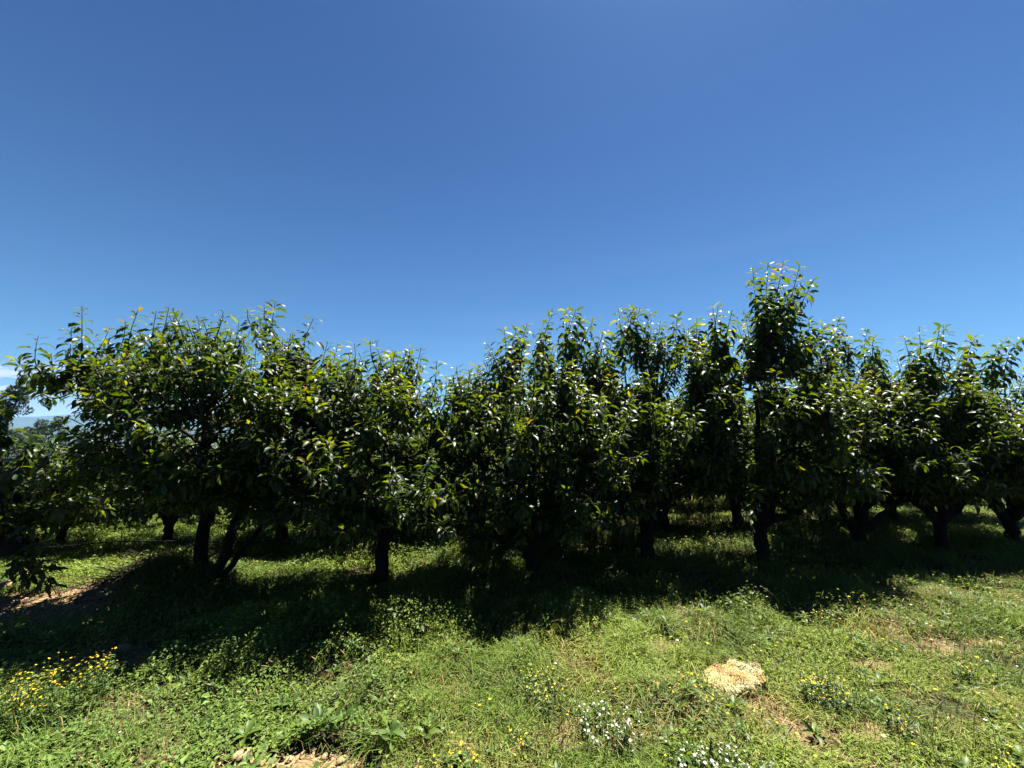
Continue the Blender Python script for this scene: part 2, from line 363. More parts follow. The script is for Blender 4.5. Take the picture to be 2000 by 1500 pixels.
def make_tree(seed, zb, zt, rx, ry, rt, fork, limbs, tips=(), low=(), nt_=240, lsize=.125, off=(0, 0), lean=(0, 0), stems=None, profile=.5, lpm=66, gap=.30):
    """returns (trunk mesh, branch mesh, crown mesh), all in the tree's own frame"""
    g = np.random.default_rng(seed)
    tr = Tubes(); br = Tubes(); sh = Shoots()
    nodes = []
    fp = np.array([lean[0], lean[1], fork])
    if stems is None:
        P = bez(np.array([0, 0, -.12]), np.array([lean[0] * .2, lean[1] * .2, fork * .5]), fp, 9)
        P[1:-1] += g.normal(0, rt * .09, (7, 3))
        prof = np.linspace(1.0, .92, 9); prof[0] = 1.3; prof[1] = 1.14; prof[2] = 1.04
        tr.add(P, rt * prof, 12, .09, seed=seed)
    for k, e in enumerate(limbs):
        e = np.array(e, float); 
        if stems is not None: a = np.array([stems[k][0], stems[k][1], stems[k][3] if len(stems[k]) > 3 else -.12]); r0 = stems[k][2]
        else: a = fp + np.array([0, 0, -.05]); r0 = rt * g.uniform(.5, .66)
        dz = e - a
        b = a + np.array([dz[0] * .55, dz[1] * .55, dz[2] * .22]); c = a + np.array([dz[0] * .9, dz[1] * .9, dz[2] * .62])
        if stems is not None: b = a + dz * .33 + np.array([0, 0, -.03]); c = a + dz * .7
        P = bez3(a, b, c, e, 15); P[2:-1] += g.normal(0, .018, (12, 3))
        rad = r0 * (1 - np.linspace(0, 1, 15)) ** .75 + .011
        tr.add(P, rad, 9, .08, seed=seed + k)
        for q in range(5, 15): nodes.append(P[q])
        for j in range(5):                       # secondary branches
            q = g.integers(5, 14); th = g.uniform(0, 6.28)
            e2 = P[q] + np.array([math.cos(th) * rx * .42, math.sin(th) * ry * .42, g.uniform(.1, .5)])
            P2 = bez(P[q], P[q] * .5 + e2 * .5 + np.array([0, 0, -.05]), e2, 8); P2[1:-1] += g.normal(0, .012, (6, 3))
            tr.add(P2, np.linspace(rad[q] * .55 + .003, .007, 8), 6, .05, seed=seed + 31 + j)
            for q2 in range(2, 8): nodes.append(P2[q2])
    nodes = np.array(nodes)
    def shoot(Pt, dr, ln, n, size, t0=.3, young=.5, droop=1.0, r=.006):
        d = np.linalg.norm((nodes - Pt) * np.array([1, 1, .8]), axis=1) + np.maximum(0, nodes[:, 2] - Pt[2] + .1) * 2.0
        nd = nodes[np.argmin(d)]
        s0 = Pt - dr * ln
        P = bez3(nd, nd * .4 + s0 * .6 + np.array([0, 0, -.04]), s0, Pt, 9)
        br.add(P, np.linspace(r * 1.2 + .002, .0028, 9), 4, cap=False)
        tot = np.linalg.norm(np.diff(P, axis=0), axis=1).sum()
        t0 = max(.12, 1 - (ln * 1.35) / max(tot, .01))
        sh.add(P, g, n, size, t0, young, droop)
    H = zt - zb
    k = -1; tries = 0
    while k < nt_ and tries < nt_ * 4:
        k += 1; tries += 1
        rho = math.sqrt(g.uniform(0, 1)); th = g.uniform(0, 2 * math.pi)
        x = off[0] + rho * rx * math.cos(th); y = off[1] + rho * ry * math.sin(th)
        top = zt + .6 * (vn(x, y, 2.2, seed) - .6) - H * (profile * abs(rho * math.cos(th)) ** 2.4 + .55 * abs(rho * math.sin(th)) ** 1.8); bot = zb + H * .10 * rho ** 2 + .12 * g.uniform(-1, 1)
        q = g.uniform(0, 1); q = q if g.uniform() < .55 else 1 - abs(g.normal(0, .12))
        z = bot + (top - bot) * min(max(q, 0), 1)
        if k % 4 == 0: z = bot + g.uniform(-.05, .3)
        if .6 * vn(x * 1.9 + y * .8, z * 2.0, 1, seed + 5) + .4 * vn(x * 4, z * 4, 1, seed + 6) < gap and z > bot + .3: k -= 1; continue
        h = (z - bot) / max(.2, top - bot)
        dr = norm(np.array([math.cos(th) * (rho * .8 + .5 * (1 - h)), math.sin(th) * (rho * .8 + .5 * (1 - h)), -.35 + 1.6 * h]) + g.normal(0, .28, 3))
        ln = g.uniform(.2, .42)
        shoot(np.array([x, y, z]), dr, ln, int(ln * lpm) + 4, lsize * g.uniform(.8, 1.1), young=.35 + .35 * h)
    for tp in tips:
        Pt = np.array(tp[:3], float); ln = tp[3] if len(tp) > 3 else .55
        dx = tp[4] if len(tp) > 4 else g.normal(0, .12)
        dr = norm(np.array([dx, g.normal(0, .1), 1.0]))
        shoot(Pt, dr, ln, int(ln * 100), lsize * 1.3, young=.7, droop=1.35, r=.009)
    for tp in low:
        Pt = np.array(tp[:3], float); dr = norm(np.array(tp[3:6], float))
        shoot(Pt, dr, .4, 16, lsize * 1.05, young=.4, droop=1.2)
    return tr.mesh('trunk', M_bark), br.mesh('branches', M_twig), sh.mesh('crown', g)
def place_tree(meshes, loc, label, cat='cherry tree', group=None, rz=0, sc=1.0, name='cherry_tree'):
    r = empty(name, loc, rz, sc); tag(r, label, cat, group)
    for nm, me in zip(('trunk', 'branches', 'crown'), meshes):
        link(nm, me, r)
    return r

# front row: trunk pixel base, crown and its tallest shoots (points on sight lines at that tree's own distance)
GRP = 'cherry trees in the front row'
front = [
 dict(b=gnd(395, 1150), ls=.122, gap=.385, zb=0.83, zt=2.72, rx=1.32, ry=1.0, rt=.075, fork=.3, off=(.2, -.28), profile=.55, n=511,
      stems=[(-.03, 0, .075), (.08, .0, .055), (.12, -.05, .032)], limbs=[(-.2, .1, 2.1), (.62, .15, 1.9), (1.25, -.15, 1.35), (-1.1, -.1, 1.9), (.0, -.3, 2.0)],
      stems5=[(-.03, 0, .062), (.10, .0, .045), (.18, -.05, .024), (-.06, .02, .04, .62), (-.04, .03, .04, .7)],
      tips=[(160, 597, .8, .05), (75, 655, .5, 0), (30, 700, .5, -.8), (140, 640, .5, .05), (245, 628, .45), (270, 605, .6, .25), (305, 608, .5, .2), (330, 600, .6), (357, 612, .5, .4), (385, 645, .45), (430, 650, .5), (452, 648, .5), (482, 655, .5, .4), (215, 640, .5), (190, 690, .5), (100, 690, .5, -.2), (60, 735, .45, -.6), (538, 588, .7, .15), (520, 650, .5), (552, 660, .5), (575, 668, .4, .3)],
      low=[(440, 975, .6, -.5, .1), (330, 960, -.2, -1, .1), (225, 900, -.6, -.6, .2), (250, 1000, -.2, -.8, -.1), (180, 960, -.8, -.5, 0), (130, 930, -.8, -.3, .1)],
      label='three-stemmed cherry tree at the left, its slender leaning trunks beside the dirt mound'),
 dict(b=gnd(740, 1140), ls=.125, zb=0.68, zt=2.5, rx=1.5, ry=1.1, rt=.075, fork=.5, off=(.0, -.3), profile=.35, n=520,
      limbs=[(-.72, .0, 1.75), (.5, .2, 1.6), (.1, -.35, 1.7), (-.3, .3, 1.9), (.75, -.1, 1.4)],
      tips=[(612, 622, .6, .5), (640, 668, .5, .2), (660, 672, .5, .3), (735, 698, .5), (770, 686, .5, .1), (790, 690, .5, .3), (853, 705, .45), (822, 712, .4, .3), (690, 720, .4, .3), (700, 725, .4), (872, 742, .5), (888, 758, .5), (860, 775, .5), (880, 800, .5), (895, 830, .5), (870, 850, .5)],
      low=[(740, 935, .2, -1, .3), (710, 990, -.5, -.6, 0), (800, 990, .4, -.7, .2)],
      label='stout single-trunked cherry tree left of centre, in front of the sunlit grass strip'),
 dict(b=gnd(1040, 1118), zb=0.6, zt=2.85, rx=1.4, ry=1.25, rt=.08, fork=.3, off=(.0, -.05), profile=.4, n=470,
      limbs=[(-.4, .1, 2.0), (.45, .1, 2.0), (.0, -.35, 1.7), (.75, .1, 1.4), (-.65, -.1, 1.5)],
      tips=[(985, 642, .6, -.1), (1010, 640, .4, .3), (1030, 632, .5, .3), (1080, 608, .7, .45), (1106, 603, .7, 0), (1125, 605, .5, .4), (1135, 620, .45, .4), (1160, 624, .5, .6), (1180, 645, .4, .3), (892, 715, .4), (935, 714, .4, .2), (915, 722, .35), (905, 730, .3), (885, 735, .3), (912, 765, .5), (925, 785, .5), (902, 800, .5), (940, 760, .5), (915, 840, .5)],
      low=[(980, 970, .2, -1, .1), (1150, 985, .5, -.8, .1), (1000, 1000, -.3, -.6, -.1), (1170, 985, .7, -.8, 0)],
      label='cherry tree at the centre whose low leafy boughs hide its short trunk'),
 dict(b=gnd(1265, 1095), zb=0.9, zt=3.05, rx=1.3, ry=1.1, rt=.085, fork=.33, off=(0, 0), profile=.32, n=418,
      limbs=[(-.22, .0, 2.0), (.25, .1, 2.1), (.6, .0, 1.9), (.05, -.3, 2.0)],
      tips=[(1208, 603, .6, -.1), (1230, 602, .5, 0), (1238, 600, .5, .2), (1250, 601, .6, .3), (1272, 612, .5, .5), (1290, 627, .5), (1322, 615, .5, .1), (1360, 622, .5, .1), (1345, 640, .4), (1195, 655, .4), (1378, 648, .5), (1372, 690, .5), (1360, 720, .5)],
      low=[(1230, 905, .3, -1, .1), (1320, 945, .6, -.7, .2)],
      label='cherry tree right of centre whose bare trunk forks low into a dark V'),
 dict(b=gnd(1490, 1102), zb=0.8, zt=3.0, rx=1.3, ry=1.1, rt=.08, fork=.5, off=(.1, 0), profile=.4, n=434,
      limbs=[(-.4, .1, 2.0), (.15, .1, 2.5), (.6, .0, 1.9), (.1, -.35, 1.9), (.75, -.1, 1.0)],
      tips=[(1392, 600, .55, -.1), (1403, 597, .5), (1430, 605, .5, .2), (1470, 522, 1.0, .05), (1500, 513, .9, .1), (1530, 511, .9, .2), (1562, 517, .8, .35), (1590, 545, .7, .6), (1555, 595, .5, .3), (1515, 560, .7), (1485, 560, .6), (1580, 620, .4), (1480, 600, .6), (1505, 610, .6, .2), (1530, 595, .6, .3), (1540, 570, .6, .3), (1500, 580, .6), (1475, 620, .5), (1550, 625, .5, .4), (1520, 630, .5), (1440, 632, .5, -.2), (1450, 665, .5, -.2), (1600, 648, .5, .4), (1592, 690, .5, .4), (1428, 700, .5, -.2), (1418, 655, .5, -.1), (1575, 660, .5, .4), (1455, 610, .5, -.1)],
      low=[(1465, 1020, -.4, -.5, -.6), (1560, 905, .3, -.8, .2), (1640, 920, .7, -.5, .2)],
      label='tallest cherry tree of the front row, a thick upright trunk and shoots rising highest'),
 dict(b=gnd(1682, 1068), zb=0.75, zt=2.95, rx=1.35, ry=1.1, rt=.088, fork=.25, off=(0, 0), profile=.35, n=470,
      limbs=[(-.5, .0, 1.7), (.12, .0, 2.1), (1.0, .1, 1.1), (.1, -.3, 1.8), (.3, .3, 2.0)],
      tips=[(1638, 620, .5, .4), (1605, 628, .5, .3), (1655, 655, .4, .2), (1695, 643, .6, .4), (1706, 660, .4, .3), (1725, 680, .45, .5), (1630, 650, .4)],
      low=[(1660, 1000, .5, -.8, 0), (1600, 1000, -.6, -.6, 0), (1700, 900, .2, -1, .1)],
      label='cherry tree whose trunk splits into a short U right of the tallest tree'),
 dict(b=gnd(1840, 1078), zb=0.75, zt=2.6, rx=1.3, ry=1.1, rt=.07, fork=.42, off=(.0, 0), profile=.35, n=470,
      limbs=[(-.6, .0, 1.5), (.2, .0, 1.9), (.8, .0, 1.5), (.1, -.3, 1.5), (-.3, .1, 2.1)],
      tips=[(1765, 655, .8, -.1), (1795, 637, .9, 0), (1842, 634, .9, .2), (1835, 640, .6, .25), (1820, 690, .5), (1785, 690, .5), (1752, 700, .4, -.2)],
      low=[(1830, 905, .2, -1, .1), (1900, 930, .6, -.6, .1)],
      label='wide-branching cherry tree second from the right edge, thick straight trunk'),
 dict(b=gnd(1985, 1068), zb=0.73, zt=2.65, rx=1.3, ry=1.2, rt=.08, fork=.4, off=(.05, 0), profile=.3, n=434,
      limbs=[(-.6, .0, 1.6), (.2, .0, 1.9), (.8, .0, 1.5), (.0, -.4, 1.6), (-.3, .1, 1.9)],
      tips=[(1908, 655, .6, .9), (1880, 688, .45, .5), (1965, 664, .6, 1.3), (1998, 658, .6, 1.2), (1890, 700, .4, .6), (1940, 690, .5, .8)],
      low=[(1900, 900, -.3, -1, .1), (1960, 940, .3, -.8, .1), (1930, 860, -.4, -.8, .2)],
      label='cherry tree cut off by the right edge, arching shoots reaching over the hedge of leaves'),
]
for k, f in enumerate(front):
    b = f['b']; b[2] = float(ground_z(b[0], b[1])) ; Yd = b[1]
    tips = []
    for t in f['tips']:
        yy = Yd + ((hash((k, t[0])) % 7) - 3) * .07
        P = at(t[0], t[1], yy) - b
        tips.append((*P, *t[2:]))
    low = []
    for t in f['low']:
        P = at(t[0], t[1], Yd - f['ry'] - .02) - b
        low.append((*P, *t[2:]))
    ms = make_tree(100 + k, f['zb'], f['zt'], f['rx'], f['ry'], f['rt'], f['fork'], f['limbs'], tips, low, f['n'], f.get('ls', .132), f['off'], lpm=74, gap=f.get('gap', .29), lean=[(0, 0), (.05, 0), (-.05, 0), (0, 0), (.03, .05), (-.02, 0), (.04, 0), (-.05, 0)][k],
                   stems=f.get('stems5'), profile=f['profile'])
    place_tree(ms, b, f['label'], group=GRP)

# far-left tree: cut limb stub, low crown at the frame edge
b = np.array([-5.55, 4.15, 0.0]); b[2] = float(ground_z(b[0], b[1]))
def L_(px, py, Y): return tuple(at(px, py, Y) - b)
ms = make_tree(200, .7, 1.5, 1.1, .8, .12, .4, [(.3, .1, 1.2), (-.3, .2, 1.3), (.7, -.1, 1.1), (.2, -.4, 1.2)],
               [(*L_(0, 762, 4.1), .5, .3), (*L_(15, 765, 4.2), .5, .3), (*L_(100, 850, 3.9), .4, .3), (*L_(60, 840, 3.7), .4, .1)],
               [(*L_(60, 905, 3.5), .3, -1, .2), (*L_(90, 930, 3.4), .5, -.8, .1), (*L_(30, 960, 3.4), 0, -1, 0), (*L_(120, 1000, 3.6), .6, -.6, -.1)], 210, .13, (.25, 0), profile=.25)
t0 = place_tree(ms, b, 'low cherry tree at the left edge with reddish young leaves on its top', group=GRP)
g = np.random.default_rng(5)
tb = Tubes(); P = bez(np.array([.0, 0, .35]), np.array([.4, -.2, .55]), np.array(L_(48, 1063, 3.75)), 9)
tb.add(P, np.linspace(.10, .085, 9), 12, .12, seed=3); link('cut_limb', tb.mesh('cut_limb', M_bark), t0)
sh = Shoots(); tb = Tubes()
for (px, py, yy, dx) in ((62, 1020, 3.65, .5), (95, 1060, 3.6, .9), (115, 1075, 3.7, 1.0), (35, 1035, 3.7, .2), (80, 1095, 3.6, .8), (120, 1105, 3.8, .9), (60, 1110, 3.55, .4), (100, 1130, 3.8, .9), (50, 1140, 3.8, .3), (75, 1150, 3.9, .5), (20, 1120, 3.7, -.2), (110, 1160, 4.0, .8)):
    e = np.array(L_(px, py, yy)); a0 = np.array(L_(30 + g.uniform(-10, 20), 1080, 3.8))
    Q = bez(a0, (a0 + e) / 2 + np.array([0, 0, .06]), e, 8); tb.add(Q, np.linspace(.006, .003, 8), 4, cap=False)
    sh.add(Q, g, 13, .125, .25, .25, 1.1)
link('sucker_shoots', tb.mesh('sucker_shoots', M_twig), t0); link('sucker_leaves', sh.mesh('sucker_leaves', g), t0)

# rows behind: four shapes, each copied with its parts
kinds = []
for k in range(4):
    g = np.random.default_rng(300 + k)
    lim = [(g.uniform(-.6, .6), g.uniform(-.4, .4), g.uniform(1.5, 1.9)) for _ in range(5)]
    tips = [(g.uniform(-.8, .8), g.uniform(-.4, .4), g.uniform(2.4, 2.6), .45) for _ in range(7)]
    kinds.append(make_tree(310 + k, .62, 2.3, 1.25, 1.1, .085, .42, lim, tips, (), 320, .145, profile=.35, lpm=52))
def back_row(y0, slope, x0, x1, step, seed, label, group, sc=1.0, skip=(), small=0):
    g = np.random.default_rng(seed); x = x0; c = 0
    while x < x1:
        xx = x + g.uniform(-.15, .15); yy = y0 + slope * xx + g.uniform(-.12, .12)
        s = sc * g.uniform(.92, 1.05)
        if xx < small: s *= max(.6, 1 - .16 * (small - xx))
        place_tree(kinds[(c + seed) % 4], (xx, yy, float(ground_z(xx, yy))), label, group=group, rz=g.choice([0, math.pi]) + g.uniform(-.3, .3), sc=s)
        x += step; c += 1
back_row(6.75, .14, -7.9, 9.5, 1.5, 1, 'cherry tree standing in the second row, its dark trunk seen between the front trunks', 'cherry trees in the second row', small=-3.4)
back_row(8.75, .14, -3.6, 12.5, 1.8, 2, 'cherry tree standing in the third row, behind the second lit grass strip', 'cherry trees in the third row')
back_row(10.9, .14, -3.4, 16, 1.9, 3, 'cherry tree deep in the orchard, in the fourth row from the camera', 'cherry trees in the fourth row')
back_row(13.2, .14, -5, 19, 2.1, 4, 'cherry tree at the very back of the orchard, behind four other rows', 'cherry trees in the fifth row')

# ------------------------------------------------------------------ drip pipe and vines at the left behind the front row
tb = Tubes(); xs = np.linspace(-6.4, .2, 40); yy = 5.75 + .1 * xs
P = np.stack([xs, yy, ground_z(xs, yy) + .24 + .025 * np.sin(xs * 2.3)], -1)
tb.add(P, np.full(40, .008), 6)
pr = empty('irrigation_line', (-3, 5.5, 0)); tag(pr, 'thin black drip pipe strung low on stakes behind the front trees at the left', 'irrigation pipe')
pr.location = (0, 0, 0)
link('pipe', tb.mesh('pipe', M_hose), pr)
for x in np.arange(-6.2, .2, 1.25):
    y = 5.75 + .1 * x; t2 = Tubes(); z = float(ground_z(x, y)); t2.add(np.array([[x, y + .02, z - .05], [x, y + .02, z + .15], [x, y + .02, z + .36]]), [.007] * 3, 6)
    link('stake', t2.mesh('stake', M_bark), pr)
def make_vine(seed):
    g = np.random.default_rng(seed); tb = Tubes(); sh = Shoots()
    P = np.array([[0, 0, -.05], [.02, .01, .2], [0, 0, .42], [.03, 0, .6]]); tb.add(P, [.03, .026, .022, .015], 7, .1, seed=seed)
    for k in range(40):
        a = P[2] + np.array([g.uniform(-.35, .35), g.uniform(-.1, .1), g.uniform(-.1, .15)])
        e = a + np.array([g.uniform(-.3, .3), g.uniform(-.35, .35), 0]); e[2] = g.uniform(.03, .85)
        Q = bez(P[2], a, e, 7); tb.add(Q, np.linspace(.006, .002, 7), 4, cap=False)
        sh.add(Q, g, 13, .095, .25, .3, .7)
    return tb.mesh('stem', M_bark), sh.mesh('foliage', g, [M_vine], .42)
vk = [make_vine(400 + i) for i in range(3)]
c = 0
for (yv, xa, xb) in ((7.0, -9.0, -1.9), (8.3, -10.0, -1.5), (10.0, -12.0, -4.5)):
    for x in np.arange(xa, xb, .62):
        y = yv + .12 * x + .9
        r = empty('grape_vine', (x, y, float(ground_z(x, y))), (c * 2.1) % 6.28, 1.2)
        tag(r, 'low bright green vine in the sunlit rows behind the leaning trunks at the left', 'vine', 'vines in rows behind the front trees')
        for nm, me in zip(('stem', 'foliage'), vk[c % 3]): link(nm, me, r)
        c += 1

# ------------------------------------------------------------------ distant pines at the left
def make_pine(seed, h, cw, n, lean=0.0, base=.25):
    g = np.random.default_rng(seed); tb = Tubes()
    P = np.array([[lean * h * t * t, 0, h * t] for t in np.linspace(0, 1, 8)]); P[1:, :2] += g.normal(0, .012 * h, (7, 2))
    tb.add(P, np.linspace(.022 * h, .006 * h, 8), 8, .08, seed=seed)
    pos = []; dd = []
    for k in range(n):
        t = g.uniform(base, 1.0); q = int(t * 7 - 1e-6); f = t * 7 - q
        a = P[q] * (1 - f) + P[min(7, q + 1)] * f
        R_ = cw * (1 - max(0, (t - .6)) * 1.6) * g.uniform(.3, 1); th = g.uniform(0, 6.28)
        e = a + np.array([math.cos(th) * R_, math.sin(th) * R_, g.uniform(-.02, .1) * h])
        tb.add(bez(a, (a + e) / 2 + np.array([0, 0, -.02 * h]), e, 5), np.linspace(.005 * h, .0015 * h, 5), 4, cap=False)
        m = 190; v = norm(g.normal(0, 1, (m, 3))); rr = .048 * h * g.uniform(.7, 1.3) * g.uniform(.2, 1, m)[:, None] ** .5
        pos.append(e + v * rr * np.array([1.2, 1.2, .75])); dd.append(v + np.array([0, 0, .5]))
    pos = np.concatenate(pos); dd = np.concatenate(dd); n_ = len(pos)
    me = leaves_mesh('crown', pos, dd, np.full(n_, .03 * h), np.full(n_, .2), g.uniform(0, .6, n_), .16, g.normal(0, 1, n_), [M_pine])
    return tb.mesh('trunk', M_bark), me
pines = [(36, 764, 34, 1.25, 30, .08, 'tall gappy pine beyond the orchard at the far left, taller than the others'),
         (76, 817, 46, 1.0, 34, 0, 'small pointed pine standing alone just right of the tall far pine'),
         (106, 826, 52, 1.6, 40, 0, 'rounded dark pine beyond the orchard, against the pale hills at the left'),
         (160, 846, 48, 1.1, 34, 0, 'pine seen through the left tree\'s leaves in front of the blue hill'),
         (182, 851, 55, 1.2, 34, 0, 'lowest of the far pines, farthest right beneath the blue hill'),
         (6, 800, 44, 1.0, 26, 0, 'dark pine cut off by the left frame edge beside the tall gappy pine'),
         (128, 855, 42, 1.3, 34, 0, 'short pine low between the rounded dark pine and the left tree'),
         (55, 850, 38, 1.6, 34, 0, 'bushy low pine at the foot of the tall far pine')]
for k, (px, py, Yp, cw, n_, lean, lab) in enumerate(pines):
    P = at(px, py, Yp); gz = float(ground_z(P[0], P[1])) - .1; h = P[2] - gz
    r = empty('pine_tree', (P[0] - lean * h, P[1], gz)); tag(r, lab, 'pine tree', 'distant pines')
    for nm, me in zip(('trunk', 'crown'), make_pine(500 + k, h, cw, n_, lean)): link(nm, me, r)
# pale green bushy trees between the orchard and the pines
g = np.random.default_rng(77)
for k, (px, py, Yp, lab) in enumerate(((225, 868, 11.5, 'pale green bushy tree seen through the left tree, below the blue hill'), (150, 885, 13, 'second pale green bushy tree, lower and left of the first below the pines'))):
    P = at(px, py, Yp); gz = float(ground_z(P[0], P[1])); 
    ms = make_tree(600 + k, .4, P[2] - gz, 1.3, 1.0, .08, .4, [(.4, .2, 1.0), (-.5, .1, 1.0), (0, -.3, 1.1)], (), (), 150, .11, profile=.4)
    ms[2].materials[0] = M_vine
    place_tree(ms, (P[0], P[1], gz), lab, cat='tree', name='bushy_tree')

# ------------------------------------------------------------------ ground plants
def sample(dens, y0, y1, s, margin=.8):
    """random points on the visible ground between two distances"""
    A = (1.36 * (y1 ** 2 - y0 ** 2)) + 2 * margin * (y1 - y0); n = int(A * dens); g = np.random.default_rng(s)
    y = np.sqrt(g.uniform(y0 ** 2, y1 ** 2, int(n * 1.0))); x = g.uniform(-1, 1, len(y)) * (1.36 * y + margin)
    return x, y
ZONES = [(1.75, 3.0, 1.0, 1.0), (3.0, 4.6, .68, 1.15), (4.6, 7.0, .30, 1.6), (7.0, 11.0, .12, 2.4)]
def veg_h(x, y):
    n1 = fbm(x, y, 1.6, 91, 3); n2 = vn(x, y, 5.5, 97)
    edge = np.exp(-((y - 3.4 - .15 * x) / .5) ** 2)
    return .025 + .14 * np.clip((n1 - .38) * 2.4, 0, 1) * (.5 + n2) + .12 * edge * np.clip(n2 * 1.6 - .3, 0, 1) + .05 * np.clip((y - 4.6) / 1.5, 0, 1)
G1 = np.array([.095, .150, .016]); G2 = np.array([.175, .24, .03]); G3 = np.array([.030, .075, .018]); ST = np.array([.36, .28, .10]); LIME = np.array([.155, .25, .055]); OCH = np.array([.25, .20, .05])
def veg_colour(x, y, g, dryk=1.0):
    n = len(x); t = np.clip(fbm(x, y, 1.1, 131, 3) * 3.2 - 1.1 + g.normal(0, .2, n), 0, 1)[:, None]
    c = G1 * (1 - t) + G2 * t
    k = np.clip(fbm(x, y, 2.3, 151, 2) * 3 - 1.6, 0, 1)[:, None]; c = c * (1 - .75 * k) + G3 * .75 * k
    lm = (np.clip(-(x + .3) / 1.2, 0, 1) * np.clip((3.6 - y) / 1.0, 0, 1))[:, None]; c = c * (1 - .45 * lm) + LIME * .45 * lm
    dr = np.clip((fbm(x, y, 1.9, 171, 3) - .45) * 3.2, 0, 1) * np.clip((x + 1.2) / 1.2, .12, 1) * dryk + bareness(x, y) * .5
    dm = (g.uniform(0, 1, n) < dr * .42)[:, None]; sel = np.where((g.uniform(0, 1, n) < .5)[:, None], ST, OCH)
    c = np.where(dm, sel * g.uniform(.6, 1.1, n)[:, None], c)
    return c * g.uniform(.75, 1.45, n)[:, None] * .76
def build_broad(seed):
    Vs = []; Cs = []
    for zi, (y0, y1, dk, sk) in enumerate(ZONES):
        x, y = sample(9000 * dk, y0, y1, seed + zi); g = np.random.default_rng(seed + 50 + zi)
        left = np.clip((.9 - x) / 2.2, .42, 1)
        keep = g.uniform(0, 1, len(x)) < (1 - bareness(x, y)) ** 1.5 * left * np.clip(-.35 + 2.6 * fbm(x, y, 3.4, 211, 3), .12, 1) * clear_of_fleece(x, y)
        x = x[keep]; y = y[keep]; n = len(x)
        h = veg_h(x, y) * g.uniform(0, 1, n) ** .55
        z = ground_z(x, y) + .004 + h
        big = np.clip((2.75 - y) * .9, 0, 1) * np.clip(-x * .8, 0, 1)
        ln = g.uniform(.010, .024, n) * sk * (1 + .9 * big) * np.where(g.uniform(0, 1, n) < .06, 1.9, 1.0)
        th = g.uniform(0, 6.28, n); e = g.normal(.15, .45, n)
        d = np.stack([np.cos(th) * np.cos(e), np.sin(th) * np.cos(e), np.sin(e)], -1)
        s = norm(np.cross(d, np.array([0, 0, 1.0]) + g.normal(0, .35, (n, 3)))); nn = np.cross(s, d)
        p = np.stack([x, y, z], -1); l1 = ln[:, None]; wd = l1 * g.uniform(.26, .42, n)[:, None]
        v = np.stack([p, p + d * l1 * .45 - s * wd + nn * wd * .3, p + d * l1 * .95 - nn * l1 * .18, p + d * l1 * .45 + s * wd + nn * wd * .3], 1)
        Vs.append(v.reshape(-1, 3)); Cs.append(np.repeat(veg_colour(x, y, g, .5), 4, 0))
    V = np.concatenate(Vs); b = np.arange(0, len(V), 4)[:, None]
    F = np.concatenate([b + np.array([0, 2, 1]), b + np.array([0, 3, 2])])
    return mesh_np('ground_cover', V, [F], [M_veg], {'col': ('COLOR', np.concatenate(Cs))}, smooth=False)
tag(link('ground_cover', build_broad(1000)), 'small-leaved green weeds and clover carpeting the orchard floor', 'ground cover', kind='stuff')
def blade_mesh(name, x, y, z0, h, wd, lean, cols, g, m):
    n = len(x); th = g.uniform(0, 6.28, n); d = np.stack([np.cos(th), np.sin(th), 0 * th], -1)
    s = np.stack([-np.sin(th), np.cos(th), 0 * th], -1); p = np.stack([x, y, z0], -1)
    up = np.array([0, 0, 1.0]); H = h[:, None]; L1 = (lean * h)[:, None]; W = wd[:, None]
    v = np.stack([p - s * W, p + s * W, p + up * H * .55 + d * L1 * .35 - s * W * .8, p + up * H * .55 + d * L1 * .35 + s * W * .8, p + up * H * np.maximum(.35, 1 - lean * .45)[:, None] + d * L1], 1)
    V = v.reshape(-1, 3); b = np.arange(0, len(V), 5)[:, None]
    return mesh_np(name, V, [b + np.array([0, 1, 3, 2]), b + np.array([2, 3, 4])], [m], {'col': ('COLOR', np.repeat(cols, 5, 0))}, smooth=False)
def build_grass(seed):
    xs = []; ys = []; hs = []; ws = []; cs = []; g = np.random.default_rng(seed + 9)
    for zi, (y0, y1, dk, sk) in enumerate(ZONES):
        x, y = sample(9500 * dk, y0, y1, seed + zi)
        tuft = fbm(x, y, 4.2, 251, 3)
        right = np.clip((x + 1.6) / 1.6, .3, 1); right = np.maximum(right, np.clip((y - 3.2) / 1.0, 0, .9))
        keep = g.uniform(0, 1, len(x)) < right * np.clip(-.05 + 2.4 * (tuft - .25), .08, 1) * clear_of_fleece(x, y) * (1 - bareness(x, y)) ** .9
        x = x[keep]; y = y[keep]; t = tuft[keep]; n = len(x)
        tall = np.clip((fbm(x, y, 1.3, 271, 3) - .5) * 4, 0, 1)
        h = (g.uniform(.03, .085, n) + .13 * tall * g.uniform(0, 1, n) + veg_h(x, y) * .65) * (1 + .15 * (sk - 1))
        xs.append(x); ys.append(y); hs.append(h); ws.append(g.uniform(.0012, .0028, n) * sk); cs.append(veg_colour(x, y, g, 1.2))
    x = np.concatenate(xs); y = np.concatenate(ys)
    return blade_mesh('grass', x, y, ground_z(x, y) - .004, np.concatenate(hs), np.concatenate(ws), g.uniform(.2, 1.5, len(x)), np.concatenate(cs), g, M_veg)
tag(link('grass', build_grass(2000)), 'yellow-green meadow grass growing under and before the cherry trees', 'grass', kind='stuff')

